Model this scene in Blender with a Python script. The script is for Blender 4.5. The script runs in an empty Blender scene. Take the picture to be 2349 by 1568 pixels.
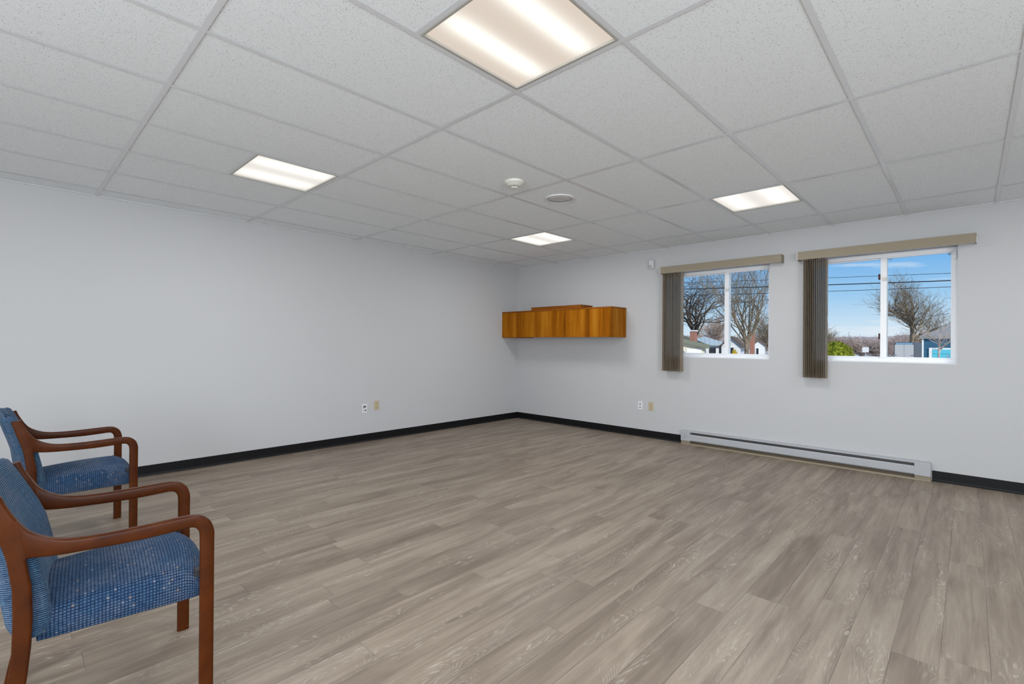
import bpy, bmesh, math, random
from mathutils import Vector, Matrix

SC = bpy.context.scene
COL = SC.collection
PI = math.pi
R = math.radians

# ---------------------------------------------------------------- camera
FPX, YAW, PITCH, ROLL = 1105.226, 0.75914, 0.0022368, 0.007245
CAM = Vector((-6.0257, -5.5815, 1.2684))
H = 2.534                                   # ceiling height
FW = Vector((math.cos(PITCH) * math.cos(YAW), math.cos(PITCH) * math.sin(YAW), math.sin(PITCH)))
_r = FW.cross(Vector((0, 0, 1))).normalized()
_u = _r.cross(FW)
RT = _r * math.cos(ROLL) + _u * math.sin(ROLL)
UP = -_r * math.sin(ROLL) + _u * math.cos(ROLL)
cam_data = bpy.data.cameras.new('camera')
cam_data.sensor_width = 36.0
cam_data.lens = FPX / 2349 * 36
cam_data.clip_end = 2000
cam = bpy.data.objects.new('camera', cam_data)
m = Matrix((RT, UP, -FW)).transposed().to_4x4()
m.translation = CAM
cam.matrix_world = m
COL.objects.link(cam)
SC.camera = cam

# ---------------------------------------------------------------- view and sky
vs = SC.view_settings
vs.view_transform = 'Standard'
vs.look = 'None'
vs.gamma = 1
vs.exposure = 0.0
vs.use_curve_mapping = False
SC.cycles.max_bounces = 8
SC.cycles.diffuse_bounces = 3
SC.cycles.adaptive_threshold = .05

LAMP_W = 17.0          # each ceiling fixture
FILL_W = 200.0           # fill light at each of the two added windows behind the camera
SUN_E = 3.6
SKY = 0.95

world = bpy.data.worlds.new('sky')
SC.world = world
world.use_nodes = True
wn, wl = world.node_tree.nodes, world.node_tree.links
wn.clear()
wo = wn.new('ShaderNodeOutputWorld')
bg = wn.new('ShaderNodeBackground')
bg.inputs['Strength'].default_value = SKY
tc = wn.new('ShaderNodeTexCoord')
sx = wn.new('ShaderNodeSeparateXYZ')
wl.new(tc.outputs['Generated'], sx.inputs[0])
cr = wn.new('ShaderNodeValToRGB')
cr.color_ramp.elements[0].position = 0.0
cr.color_ramp.elements[0].color = (.80, .90, 1.0, 1)
cr.color_ramp.elements[1].position = 1.0
cr.color_ramp.elements[1].color = (.06, .20, .55, 1)
for p, c in ((.04, (.62, .80, .98)), (.085, (.38, .65, .95)), (.15, (.19, .48, .90)), (.35, (.11, .33, .76))):
    e = cr.color_ramp.elements.new(p)
    e.color = (*c, 1)
wl.new(sx.outputs['Z'], cr.inputs[0])
mp = wn.new('ShaderNodeMapping')
mp.inputs['Scale'].default_value = (3.2, 3.2, 34)
wl.new(tc.outputs['Generated'], mp.inputs[0])
nz = wn.new('ShaderNodeTexNoise')
nz.inputs['Scale'].default_value = 1.6
nz.inputs['Detail'].default_value = 5
wl.new(mp.outputs[0], nz.inputs[0])
c2 = wn.new('ShaderNodeValToRGB')
c2.color_ramp.elements[0].position = .56
c2.color_ramp.elements[1].position = .80
wl.new(nz.outputs[0], c2.inputs[0])
mx = wn.new('ShaderNodeMixRGB')
mx.inputs[2].default_value = (.93, .95, 1, 1)
wl.new(cr.outputs[0], mx.inputs[1])
wl.new(c2.outputs[0], mx.inputs[0])
wl.new(mx.outputs[0], bg.inputs[0])
wl.new(bg.outputs[0], wo.inputs[0])

sun_d = bpy.data.lights.new('sun', 'SUN')
sun_d.energy = SUN_E
sun_d.angle = R(.6)
sun_d.color = (1, .95, .86)
sun = bpy.data.objects.new('sun', sun_d)
COL.objects.link(sun)
sun.rotation_euler = Vector((.62, .62, -.62)).to_track_quat('-Z', 'Y').to_euler()   # from behind the building, south-west

# ---------------------------------------------------------------- helpers
def tag(o, label=None, cat=None, group=None, kind=None):
    if label: o['label'] = label
    if cat: o['category'] = cat
    if group: o['group'] = group
    if kind: o['kind'] = kind
    return o

def empty(name, loc=(0, 0, 0), rz=0.0):
    o = bpy.data.objects.new(name, None)
    o.empty_display_size = .1
    o.location = loc
    o.rotation_euler = (0, 0, rz)
    COL.objects.link(o)
    return o

def copy_tree(o, parent=None):
    c = o.copy()
    COL.objects.link(c)
    c.parent = parent
    for ch in list(o.children):
        copy_tree(ch, c)
    return c

class MB:
    def __init__(s):
        s.v, s.f, s.uv, s.sm, s.mi = [], [], {}, [], []
    def face(s, idx, smooth=False, mi=0):
        s.f.append(tuple(idx)); s.sm.append(smooth); s.mi.append(mi)
    def box(s, x0, x1, y0, y1, z0, z1, mi=0):
        b = len(s.v)
        s.v += [(x, y, z) for z in (z0, z1) for y in (y0, y1) for x in (x0, x1)]
        for q in ((0, 2, 3, 1), (4, 5, 7, 6), (0, 1, 5, 4), (2, 6, 7, 3), (0, 4, 6, 2), (1, 3, 7, 5)):
            s.face([b + i for i in q], mi=mi)
        return s
    def cyl(s, p0, p1, r0, r1=None, n=12, cap=True, smooth=True, mi=0):
        r1 = r0 if r1 is None else r1
        p0, p1 = Vector(p0), Vector(p1)
        d = (p1 - p0)
        if d.length < 1e-9: return s
        d.normalize()
        a = d.cross(Vector((0, 0, 1)))
        if a.length < 1e-3: a = d.cross(Vector((1, 0, 0)))
        a.normalize(); c = d.cross(a)
        b = len(s.v)
        for p, r in ((p0, r0), (p1, r1)):
            for i in range(n):
                t = 2 * PI * i / n
                s.v.append(tuple(p + a * (r * math.cos(t)) + c * (r * math.sin(t))))
        for i in range(n):
            j = (i + 1) % n
            s.face((b + i, b + j, b + n + j, b + n + i), smooth, mi)
        if cap:
            s.face([b + i for i in reversed(range(n))], mi=mi)
            s.face([b + n + i for i in range(n)], mi=mi)
        return s
    def loft(s, rings, cap=True, smooth=True, closed=True, mi=0):
        b = len(s.v); n = len(rings[0])
        for r in rings: s.v += [tuple(p) for p in r]
        for k in range(len(rings) - 1):
            for i in range(n if closed else n - 1):
                j = (i + 1) % n
                s.face((b + k * n + i, b + k * n + j, b + (k + 1) * n + j, b + (k + 1) * n + i), smooth, mi)
        if cap:
            s.face([b + i for i in reversed(range(n))], mi=mi)
            s.face([b + (len(rings) - 1) * n + i for i in range(n)], mi=mi)
        return s
    def build(s, name, mat=None, parent=None, bevel=0.0, seg=2, fix=True):
        me = bpy.data.meshes.new(name)
        me.from_pydata(s.v, [], s.f)
        me.polygons.foreach_set('use_smooth', s.sm)
        if mat:
            for mm in (mat if isinstance(mat, (list, tuple)) else [mat]): me.materials.append(mm)
            me.polygons.foreach_set('material_index', s.mi)
        if fix:
            bm = bmesh.new(); bm.from_mesh(me)
            bmesh.ops.recalc_face_normals(bm, faces=bm.faces)
            bm.to_mesh(me); bm.free()
        me.update()
        o = bpy.data.objects.new(name, me)
        COL.objects.link(o)
        if parent: o.parent = parent
        if bevel:
            bv = o.modifiers.new('bevel', 'BEVEL')
            bv.width = bevel; bv.segments = seg; bv.limit_method = 'ANGLE'; bv.angle_limit = R(40)
        return o

def boxo(name, mat, x0, x1, y0, y1, z0, z1, parent=None, bevel=0.0):
    return MB().box(x0, x1, y0, y1, z0, z1).build(name, mat, parent, bevel)

# ---------------------------------------------------------------- materials
def mat(name, col=(.8, .8, .8), rough=.5, metal=0.0, spec=.5):
    mm = bpy.data.materials.new(name)
    mm.use_nodes = True
    b = mm.node_tree.nodes['Principled BSDF']
    b.inputs['Base Color'].default_value = (*col, 1)
    b.inputs['Roughness'].default_value = rough
    b.inputs['Metallic'].default_value = metal
    b.inputs['Specular IOR Level'].default_value = spec
    return mm, mm.node_tree.nodes, mm.node_tree.links, b

class N:
    """small node graph helper"""
    def __init__(s, nodes, links): s.n, s.l = nodes, links
    def new(s, t, **kw):
        x = s.n.new(t)
        for k, v in kw.items(): setattr(x, k, v)
        return x
    def put(s, sock, v):
        if v is None: return
        if hasattr(v, 'default_value') or hasattr(v, 'is_linked'): s.l.new(v, sock)
        else: sock.default_value = v
    def math(s, op, a, b=None, c=None, clamp=False):
        x = s.n.new('ShaderNodeMath'); x.operation = op; x.use_clamp = clamp
        s.put(x.inputs[0], a)
        if b is not None: s.put(x.inputs[1], b)
        if c is not None: s.put(x.inputs[2], c)
        return x.outputs[0]
    def mix(s, f, a, b, blend='MIX'):
        x = s.n.new('ShaderNodeMixRGB'); x.blend_type = blend
        s.put(x.inputs[0], f); s.put(x.inputs[1], a); s.put(x.inputs[2], b)
        return x.outputs[0]
    def noise(s, vec, scale, detail=3, rough=.5, dist=0.0):
        x = s.n.new('ShaderNodeTexNoise')
        s.put(x.inputs['Vector'], vec)
        x.inputs['Scale'].default_value = scale; x.inputs['Detail'].default_value = detail
        x.inputs['Roughness'].default_value = rough; x.inputs['Distortion'].default_value = dist
        return x.outputs[0]
    def mapping(s, vec, scale=(1, 1, 1), loc=(0, 0, 0)):
        x = s.n.new('ShaderNodeMapping')
        s.put(x.inputs[0], vec); x.inputs['Scale'].default_value = scale; x.inputs['Location'].default_value = loc
        return x.outputs[0]
    def ramp(s, f, stops, interp='LINEAR'):
        x = s.n.new('ShaderNodeValToRGB'); x.color_ramp.interpolation = interp
        el = x.color_ramp.elements
        el[0].position, el[0].color = stops[0][0], (*stops[0][1], 1)
        el[1].position, el[1].color = stops[-1][0], (*stops[-1][1], 1)
        for p, c in stops[1:-1]:
            e = el.new(p); e.color = (*c, 1)
        s.put(x.inputs[0], f)
        return x.outputs[0]
    def white(s, vec, dim='3D'):
        x = s.n.new('ShaderNodeTexWhiteNoise'); x.noise_dimensions = dim
        s.put(x.inputs[0] if dim != '1D' else x.inputs['W'], vec)
        return x
    def comb(s, x=0.0, y=0.0, z=0.0):
        c = s.n.new('ShaderNodeCombineXYZ')
        s.put(c.inputs[0], x); s.put(c.inputs[1], y); s.put(c.inputs[2], z)
        return c.outputs[0]
    def sep(s, v):
        c = s.n.new('ShaderNodeSeparateXYZ'); s.put(c.inputs[0], v)
        return c.outputs
    def bump(s, h, strength=.2, dist=.002):
        b = s.n.new('ShaderNodeBump'); b.inputs['Strength'].default_value = strength
        b.inputs['Distance'].default_value = dist; s.put(b.inputs['Height'], h)
        return b.outputs[0]
    def obj(s):
        return s.n.new('ShaderNodeTexCoord').outputs['Object']
    def uv(s):
        return s.n.new('ShaderNodeTexCoord').outputs['UV']

def g(v): return (v, v, v)

# painted wall, faint roller texture
M_wall, n, l, b = mat('wall_paint', (.525, .528, .535), .6, spec=.25)
k = N(n, l); o_ = k.obj()
l.new(k.bump(k.noise(o_, 160, 3), .05, .001), b.inputs['Normal'])

# ceiling tile: mineral fibre with pinholes and fissures
M_tile, n, l, b = mat('ceiling_tile', (.8, .8, .8), .9, spec=.1)
k = N(n, l); o_ = k.obj()
def specks(sc, thr, stretch=(1, 1, 1), dens=.5):
    v = k.new('ShaderNodeTexVoronoi')
    v.inputs['Scale'].default_value = sc
    dis = k.new('ShaderNodeVectorMath', operation='ADD')
    k.put(dis.inputs[0], k.mapping(o_, stretch))
    nn = k.new('ShaderNodeTexNoise'); nn.inputs['Scale'].default_value = sc * 1.7
    k.put(nn.inputs['Vector'], o_)
    sc_ = k.new('ShaderNodeVectorMath', operation='SCALE'); sc_.inputs['Scale'].default_value = .35 / sc
    l.new(nn.outputs[1], sc_.inputs[0]); l.new(sc_.outputs[0], dis.inputs[1])
    l.new(dis.outputs[0], v.inputs['Vector'])
    r = k.sep(v.outputs['Color'])
    rad = k.math('MULTIPLY', k.math('GREATER_THAN', r[0], 1 - dens), k.math('MULTIPLY_ADD', r[1], thr * .7, thr * .3))
    return k.math('MULTIPLY', k.math('SUBTRACT', rad, v.outputs['Distance']), sc / 18.0, clamp=True)
d1 = specks(92, .22, (1, 1.15, 1), .5)
d2 = specks(165, .31, (1.15, 1, 1), .7)
d3 = specks(310, .36, (1.4, 1, 1), .65)
hol = k.math('ADD', k.math('ADD', k.math('MULTIPLY', d1, 2.8), k.math('MULTIPLY', d2, 1.1)), k.math('MULTIPLY', d3, .4), clamp=True)
base = k.mix(k.noise(o_, 420, 2), (.86, .905, .945, 1), (.94, .98, 1.0, 1))
l.new(k.mix(hol, base, (.20, .20, .21, 1)), b.inputs['Base Color'])
l.new(k.bump(k.math('MULTIPLY', hol, -1.0), .4, .002), b.inputs['Normal'])

M_tee, *_x = mat('white_painted_steel', (.74, .76, .79), .2, spec=.6)
M_white, *_x = mat('white_vinyl', (.90, .91, .93), .3)
M_whiteplastic, *_x = mat('white_plastic', (.72, .73, .74), .4)
M_offwhite, *_x = mat('aged_white_plastic', (.74, .73, .66), .45)
M_ivory, *_x = mat('ivory_plastic', (.50, .42, .27), .4)
M_dark, *_x = mat('dark_recess', (.01, .01, .012), .6)
M_black, *_x = mat('black_plastic', (.015, .015, .018), .5)
M_frame, *_x = mat('fixture_frame_metal', (.52, .51, .47), .35, .3)
M_spk, *_x = mat('speaker_mesh', (.60, .60, .60), .8)
M_spkrim, *_x = mat('speaker_rim', (.72, .72, .72), .5)
M_heat, *_x = mat('heater_enamel', (.42, .43, .45), .42)
M_heatold, *_x = mat('heater_beige_enamel', (.27, .22, .15), .5)
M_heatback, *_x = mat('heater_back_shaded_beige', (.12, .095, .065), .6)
M_fin, n, l, b = mat('heater_fins', (.12, .11, .11), .5, .3)
k = N(n, l)
M_val, n, l, b = mat('taupe_fabric_vinyl', (.30, .258, .19), .65, spec=.2)
M_endcap, *_x = mat('valance_end_cap', (.70, .68, .62), .5)
M_maroon, *_x = mat('maroon_plastic', (.06, .012, .015), .5)
M_sticker, *_x = mat('pale_blue_vinyl', (.35, .55, .78), .3)

# vertical blind vane: beige fabric letting some light through
M_vane = bpy.data.materials.new('vane_fabric'); M_vane.use_nodes = True
n, l = M_vane.node_tree.nodes, M_vane.node_tree.links
b = n['Principled BSDF']; b.inputs['Base Color'].default_value = (.44, .355, .26, 1); b.inputs['Roughness'].default_value = .25; b.inputs['Specular IOR Level'].default_value = .4
k = N(n, l)
tr = n.new('ShaderNodeBsdfTranslucent'); tr.inputs[0].default_value = (.80, .77, .72, 1)
ms = n.new('ShaderNodeMixShader'); ms.inputs[0].default_value = .5
l.new(b.outputs[0], ms.inputs[1]); l.new(tr.outputs[0], ms.inputs[2]); l.new(ms.outputs[0], n['Material Output'].inputs[0])

# black vinyl cove base with scuffs
M_base, n, l, b = mat('black_cove_base', (.006, .006, .007), .45, spec=.22)
k = N(n, l); o_ = k.obj()
sc1 = k.ramp(k.noise(k.mapping(o_, (1, 1, 2)), 60, 5, .7), [(.66, g(0)), (.74, g(1))])
l.new(k.mix(sc1, (.006, .006, .007, 1), (.07, .068, .065, 1)), b.inputs['Base Color'])

# luxury vinyl planks, weathered oak with cerused grain
M_floor, n, l, b = mat('vinyl_plank_floor', (.2, .17, .15), .5, spec=.45)
k = N(n, l); o_ = k.obj(); xyz = k.sep(o_)
PW, PL = .1485, 1.22
yr = k.math('DIVIDE', k.math('ADD', xyz[1], 4.015), PW)
row = k.math('FLOOR', yr)
fy = k.math('SUBTRACT', yr, row)
roff = k.white(row, '1D').outputs[0]
xr = k.math('ADD', k.math('DIVIDE', xyz[0], PL), k.math('MULTIPLY', roff, 7.31))
colm = k.math('FLOOR', xr)
fx = k.math('SUBTRACT', xr, colm)
pid = k.white(k.comb(row, colm, 3.3))
pc = k.sep(pid.outputs['Color'])
# grain coordinates, shifted per plank
gx = k.math('MULTIPLY_ADD', pc[0], 40, k.math('MULTIPLY', xyz[0], 1.0))
gy = k.math('MULTIPLY_ADD', pc[1], 17, xyz[1])
gv = k.comb(gx, gy, 0.0)
soft = k.noise(k.mapping(gv, (1.2, 7.5, 1)), 1.0, 4, .55, .7)
streak = k.noise(k.mapping(gv, (1.7, 32, 1)), 1.0, 5, .6, .8)
fine = k.noise(k.mapping(gv, (9, 260, 1)), 1.0, 3, .6)
tone = k.math('ADD', k.math('MULTIPLY', soft, .66), k.math('MULTIPLY', streak, .34))
tone = k.math('ADD', tone, k.math('MULTIPLY_ADD', pc[2], .11, -.055))
cbase = k.ramp(tone, [(.28, (.155, .117, .085)), (.40, (.205, .159, .119)), (.50, (.262, .209, .159)), (.60, (.325, .266, .203)), (.76, (.392, .332, .260))])
cbase = k.mix(k.math('MULTIPLY_ADD', fine, 1.5, -.45, clamp=True), k.mix(.22, cbase, (.075, .055, .042, 1)), cbase)
# cathedral grain: contour lines of a stretched noise, only in patches
cath = k.noise(k.mapping(gv, (1.5, 7.0, 1)), 1.25, 1.6, .5, .5)
wav = k.math('FRACT', k.math('MULTIPLY', cath, 26))
line = k.math('SUBTRACT', 1.0, k.math('MULTIPLY', k.math('ABSOLUTE', k.math('SUBTRACT', wav, .5)), 4.5), clamp=True)
brk = k.ramp(k.noise(k.mapping(gv, (14, 90, 1)), 1.0, 3, .6), [(.42, g(0)), (.60, g(1))])
patch = k.ramp(k.noise(k.mapping(gv, (1.6, 8, 1)), 1.0, 2, .5), [(.50, g(0)), (.62, g(1))])
cer = k.math('MULTIPLY', k.math('MULTIPLY', line, brk), patch)
cbase = k.mix(k.math('MULTIPLY', cer, .46), cbase, (.60, .55, .485, 1))
# light nicks
nick = k.ramp(k.noise(k.mapping(o_, (40, 90, 1)), 1.0, 4, .7), [(.71, g(0)), (.76, g(1))])
cbase = k.mix(k.math('MULTIPLY', nick, .55), cbase, (.52, .48, .43, 1))
# joints between planks
ex = k.math('MULTIPLY', k.math('MINIMUM', fx, k.math('SUBTRACT', 1.0, fx)), PL)
ey = k.math('MULTIPLY', k.math('MINIMUM', fy, k.math('SUBTRACT', 1.0, fy)), PW)
ed = k.math('MINIMUM', ex, ey)
jn = k.math('SUBTRACT', 1.0, k.math('DIVIDE', ed, .0020), clamp=True)
jn = k.math('MULTIPLY', jn, k.ramp(k.noise(o_, 2.3, 2), [(.38, g(.35)), (.6, g(1))]))
cbase = k.mix(k.math('MULTIPLY', jn, .75), cbase, (.035, .028, .024, 1))
l.new(cbase, b.inputs['Base Color'])
l.new(k.math('MULTIPLY_ADD', streak, -.22, .58), b.inputs['Roughness'])
hh = k.math('SUBTRACT', k.math('MULTIPLY_ADD', fine, .25, k.math('MULTIPLY', cer, .4)), k.math('MULTIPLY', jn, 1.2))
l.new(k.bump(hh, .3, .0012), b.inputs['Normal'])

# chair wood: cherry finish
def wood(name, dark, light, sc, rough=.35, coat=.4, spec=.5):
    mm, n, l, b = mat(name, light, rough, spec=spec)
    k = N(n, l); o_ = k.obj()
    t = k.noise(k.mapping(o_, sc), 1.0, 5, .6, .4)
    l.new(k.ramp(t, [(.30, dark), (.68, light)]), b.inputs['Base Color'])
    b.inputs['Coat Weight'].default_value = coat
    b.inputs['Coat Roughness'].default_value = .22
    return mm, k, o_, b
M_cherry, k, o_, b = wood('cherry_wood', (.038, .0074, .0002), (.078, .017, .0008), (9, 26, 9), .34, .06, .16)
_l = b.inputs['Base Color'].links[0].from_socket
_nk = k.ramp(k.noise(k.mapping(o_, (1, 1, 1)), 38, 3, .7), [(.74, g(0)), (.765, g(1))])
k.l.new(k.mix(k.math('MULTIPLY', _nk, .8), _l, (.42, .24, .15, 1)), b.inputs['Base Color'])
# cabinet veneer: vertical figured stripes of oiled teak
M_teak, n, l, b = mat('teak_veneer', (.3, .14, .03), .5, spec=.05)
k = N(n, l); o_ = k.obj()
t1 = k.noise(k.mapping(o_, (9, 9, .45)), 1.0, 3, .5, .3)
t2 = k.noise(k.mapping(o_, (60, 60, 2.2)), 1.0, 4, .6, .4)
t3 = k.noise(k.mapping(o_, (260, 260, 9)), 1.0, 2)
tt = k.math('ADD', k.math('ADD', k.math('MULTIPLY', t1, .55), k.math('MULTIPLY', t2, .3)), k.math('MULTIPLY', t3, .15))
l.new(k.ramp(tt, [(.36, (.15, .040, .001)), (.46, (.27, .084, .003)), (.54, (.36, .125, .005)), (.66, (.45, .185, .018))]), b.inputs['Base Color'])
M_teakh, n, l, b = mat('teak_edge', (.24, .085, .014), .45, spec=.2)
k = N(n, l); o_ = k.obj()
t1 = k.noise(k.mapping(o_, (14, 1.2, 60)), 1.0, 4, .6)
l.new(k.ramp(t1, [(.3, (.15, .036, .001)), (.7, (.32, .10, .005))]), b.inputs['Base Color'])

# blue woven upholstery: dark grid over blue with pale flecks; UV in metres
def fabric(name, ribs):
    mm, n, l, b = mat(name, (.05, .14, .3), .9, spec=.08)
    k = N(n, l); uv = k.uv(); s = k.sep(uv)
    wob = k.noise(uv, 14, 3)
    u = k.math('MULTIPLY_ADD', wob, .004, s[0]); v = k.math('MULTIPLY_ADD', wob, .004, s[1])
    def lines(c, pitch, w):
        f = k.math('FRACT', k.math('DIVIDE', c, pitch))
        d = k.math('ABSOLUTE', k.math('SUBTRACT', f, .5))
        return k.math('MULTIPLY', k.math('SUBTRACT', d, .5 - w), 8.0, clamp=True), k.math('FLOOR', k.math('DIVIDE', c, pitch))
    lu, iu = lines(u, .0094, .27)
    lv, iv = lines(v, .0064 if ribs else .0098, .30 if ribs else .27)
    cell = k.white(k.comb(iu, iv, 0.0))
    cc = k.sep(cell.outputs['Color'])
    tu = k.white(iu, '1D').outputs[0]; tv = k.white(iv, '1D').outputs[0]
    bl = k.mix(k.math('ADD', k.math('MULTIPLY', cc[0], .4), k.math('ADD', k.math('MULTIPLY', tu, .35), k.math('MULTIPLY', tv, .25))), (.024, .085, .18, 1) if ribs else (.016, .058, .14, 1), (.12, .25, .36, 1) if ribs else (.066, .155, .27, 1))
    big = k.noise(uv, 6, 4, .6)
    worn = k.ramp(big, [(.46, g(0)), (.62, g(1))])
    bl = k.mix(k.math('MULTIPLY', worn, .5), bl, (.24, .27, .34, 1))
    thr = k.noise(k.mapping(uv, (120, 420, 1)), 1.0, 3, .6)
    bl = k.mix(k.math('MULTIPLY_ADD', thr, 2.2, -.85, clamp=True), k.mix(.45, bl, (.008, .02, .06, 1)), k.mix(.18, bl, (.35, .45, .58, 1)))
    fle = k.math('GREATER_THAN', cc[1], 2.0 if ribs else .972)
    bl = k.mix(k.math('MULTIPLY', fle, .55), bl, k.mix(cc[2], (.26, .30, .38, 1), (.32, .22, .13, 1)))
    vary = k.math('MULTIPLY_ADD', k.noise(uv, 60, 2), .8, .5, clamp=True)
    dk = k.math('MAXIMUM', k.math('MULTIPLY', lv, .93), k.math('MULTIPLY', lu, .18 if ribs else .90))
    dk = k.math('MULTIPLY', dk, vary)
    c = k.mix(dk, bl, (.006, .013, .036, 1))
    l.new(c, b.inputs['Base Color'])
    b.inputs['Sheen Weight'].default_value = .09
    b.inputs['Sheen Roughness'].default_value = .45
    b.inputs['Sheen Tint'].default_value = (.65, .78, 1, 1)
    hgt = k.math('SUBTRACT', 1.0, dk)
    l.new(k.bump(hgt, .5, .0012), b.inputs['Normal'])
    return mm
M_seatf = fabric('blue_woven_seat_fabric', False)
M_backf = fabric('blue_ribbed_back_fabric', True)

# lit prismatic lens: two tubes behind, running along local x
def lens_mat(name, cen, wid, lo, hi):
    mm = bpy.data.materials.new(name); mm.use_nodes = True
    n, l = mm.node_tree.nodes, mm.node_tree.links
    n.clear(); k = N(n, l)
    o_ = k.obj(); s = k.sep(o_)
    def glow(c):
        d = k.math('DIVIDE', k.math('SUBTRACT', s[1], c), wid)
        return k.math('EXPONENT', k.math('MULTIPLY', k.math('MULTIPLY', d, d), -1.0))
    tubes = k.math('ADD', glow(-cen), glow(cen))
    endf = k.math('SUBTRACT', 1.0, k.math('POWER', k.math('ABSOLUTE', k.math('DIVIDE', s[0], .31)), 6.0), clamp=True)
    tubes = k.math('MULTIPLY', tubes, endf)
    pr = k.new('ShaderNodeTexVoronoi'); pr.inputs['Scale'].default_value = 150; pr.inputs['Randomness'].default_value = .15
    k.put(pr.inputs['Vector'], o_)
    dots = k.math('MULTIPLY_ADD', pr.outputs['Distance'], .16, .95)
    em = n.new('ShaderNodeEmission')
    l.new(k.mix(tubes, lo, hi), em.inputs[0]); l.new(dots, em.inputs[1])
    out = n.new('ShaderNodeOutputMaterial'); l.new(em.outputs[0], out.inputs[0])
    return mm
M_lens = lens_mat('lit_lens', .135, .056, (.70, .61, .52, 1), (1.25, 1.22, 1.12, 1))
M_lens2 = lens_mat('lit_lens_wide_bands', .150, .105, (.72, .68, .63, 1), (1.12, 1.10, 1.04, 1))  # wider tube bands and a paler base than the lens above

# window glass
M_glass = bpy.data.materials.new('window_glass'); M_glass.use_nodes = True
n, l = M_glass.node_tree.nodes, M_glass.node_tree.links
n.clear()
t_ = n.new('ShaderNodeBsdfTransparent'); t_.inputs[0].default_value = (.97, .985, .98, 1)
out = n.new('ShaderNodeOutputMaterial'); l.new(t_.outputs[0], out.inputs[0])

# ================================================================ STRUCTURE
XW, YS = -8.9, -8.7            # west and south walls, both behind the camera
T = .25
boxo('floor', M_floor, XW, 0, YS, 0, -.2, 0).update_tag()
bpy.data.objects['floor']['kind'] = 'structure'

GX = [-(.5992 + 1.2192 * i) for i in range(7)]        # main tees run along y
GY = [-(.2636 + .6096 * i) for i in range(14)]        # cross tees run along x
LX = [(-4.8664, -4.2568), (-1.8184, -1.2088)]
LY = [(-2.0924, -1.4828), (-4.5308, -3.9212)]
FIX = []
for lx in (-8.5240, -4.8664, -1.8184):
    # the fixture's edge must sit on a main tee
    for j in (2, 6, 10):
        y1 = GY[j]
        x0 = lx if lx != -8.5240 else GX[6]
        FIX.append((x0 + .3048, y1 - .3048))
# ceiling: tile field with openings where the fixtures sit
ceil = MB()
zc = H + .003
xs = sorted({XW, 0.0, *[c[0] + d for c in FIX for d in (-.3048, .3048)]})
ys = sorted({YS, 0.0, *[c[1] + d for c in FIX for d in (-.3048, .3048)]})
for i in range(len(xs) - 1):
    for j in range(len(ys) - 1):
        cx, cy = (xs[i] + xs[i + 1]) / 2, (ys[j] + ys[j + 1]) / 2
        if any(abs(cx - fx_) < .3 and abs(cy - fy_) < .3 for fx_, fy_ in FIX): continue
        ceil.box(xs[i], xs[i + 1], ys[j], ys[j + 1], zc, zc + .016)
tag(ceil.build('ceiling', M_tile), kind='structure')
deck = boxo('ceiling', M_dark, XW - T, T, YS - T, T, H + .16, H + .3)
tag(deck, kind='structure')
# suspension grid
grid = MB()
tw = .012
for x in GX:
    if x > XW: grid.box(x - tw, x + tw, YS, 0, H, H + .0006)
edges = sorted(GX + [0, XW])
gxs = sorted([x for x in GX if x > XW])
segs = [(XW, gxs[0] - tw)] + [(gxs[i] + tw, gxs[i + 1] - tw) for i in range(len(gxs) - 1)] + [(gxs[-1] + tw, 0)]
for y in GY:
    if y > YS:
        for a, c in segs: grid.box(a, c, y - tw, y + tw, H + .0002, H + .0008)
for fx_, fy_ in FIX:            # short tee closing each fixture bay
    for e in (fx_ - .3048, fx_ + .3048):
        if min(abs(e - x) for x in GX) > .05:
            grid.box(e - tw, e + tw, fy_ - .3048 + tw, fy_ + .3048 - tw, H + .0002, H + .0008)
tag(grid.build('trim_1', M_tee), kind='structure')
# wall angle
ang = MB()
ang.box(XW, 0, -.022, 0, H - .001, H + .004); ang.box(-.022, 0, YS, -.022, H - .001, H + .004)
tag(ang.build('trim_2', M_tee), kind='structure')

# walls. wall_left: the long plain wall at y = 0; wall_right: the window wall at x = 0
tag(boxo('wall_left', M_wall, XW, T, 0, T, 0, H + .16), kind='structure')
W1 = (-3.922, -2.72, 1.103, 2.205)       # window openings: y0, y1, z0, z1
W2 = (-5.503, -4.395, 1.103, 2.205)
def wall_with_holes(name, x0, x1, ya, yb, holes, zt):
    mb = MB()
    cuts = sorted({ya, yb, *[h[0] for h in holes], *[h[1] for h in holes]})
    for i in range(len(cuts) - 1):
        a, c = cuts[i], cuts[i + 1]
        hs = [h for h in holes if h[0] <= a + 1e-6 and h[1] >= c - 1e-6]
        if hs:
            mb.box(x0, x1, a, c, 0, hs[0][2]); mb.box(x0, x1, a, c, hs[0][3], zt)
        else:
            mb.box(x0, x1, a, c, 0, zt)
    return mb
me_ = wall_with_holes('wall_right', 0, T, YS, 0, [W1, W2], H + .16)
tag(me_.build('wall_right', M_wall), kind='structure')
tag(wall_with_holes('wall_front', XW - T, XW, YS, T, [(-8.0, -3.6, .8, 2.25)], H + .16).build('wall_front', M_wall), kind='structure')
wb = wall_with_holes('wall_back', 0, T, XW - T, T, [(-8.5, -4.7, .8, 2.25)], H + .16)
wb.v = [(y, YS - T + x, z) for x, y, z in wb.v]
tag(wb.build('wall_back', M_wall), kind='structure')
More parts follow.
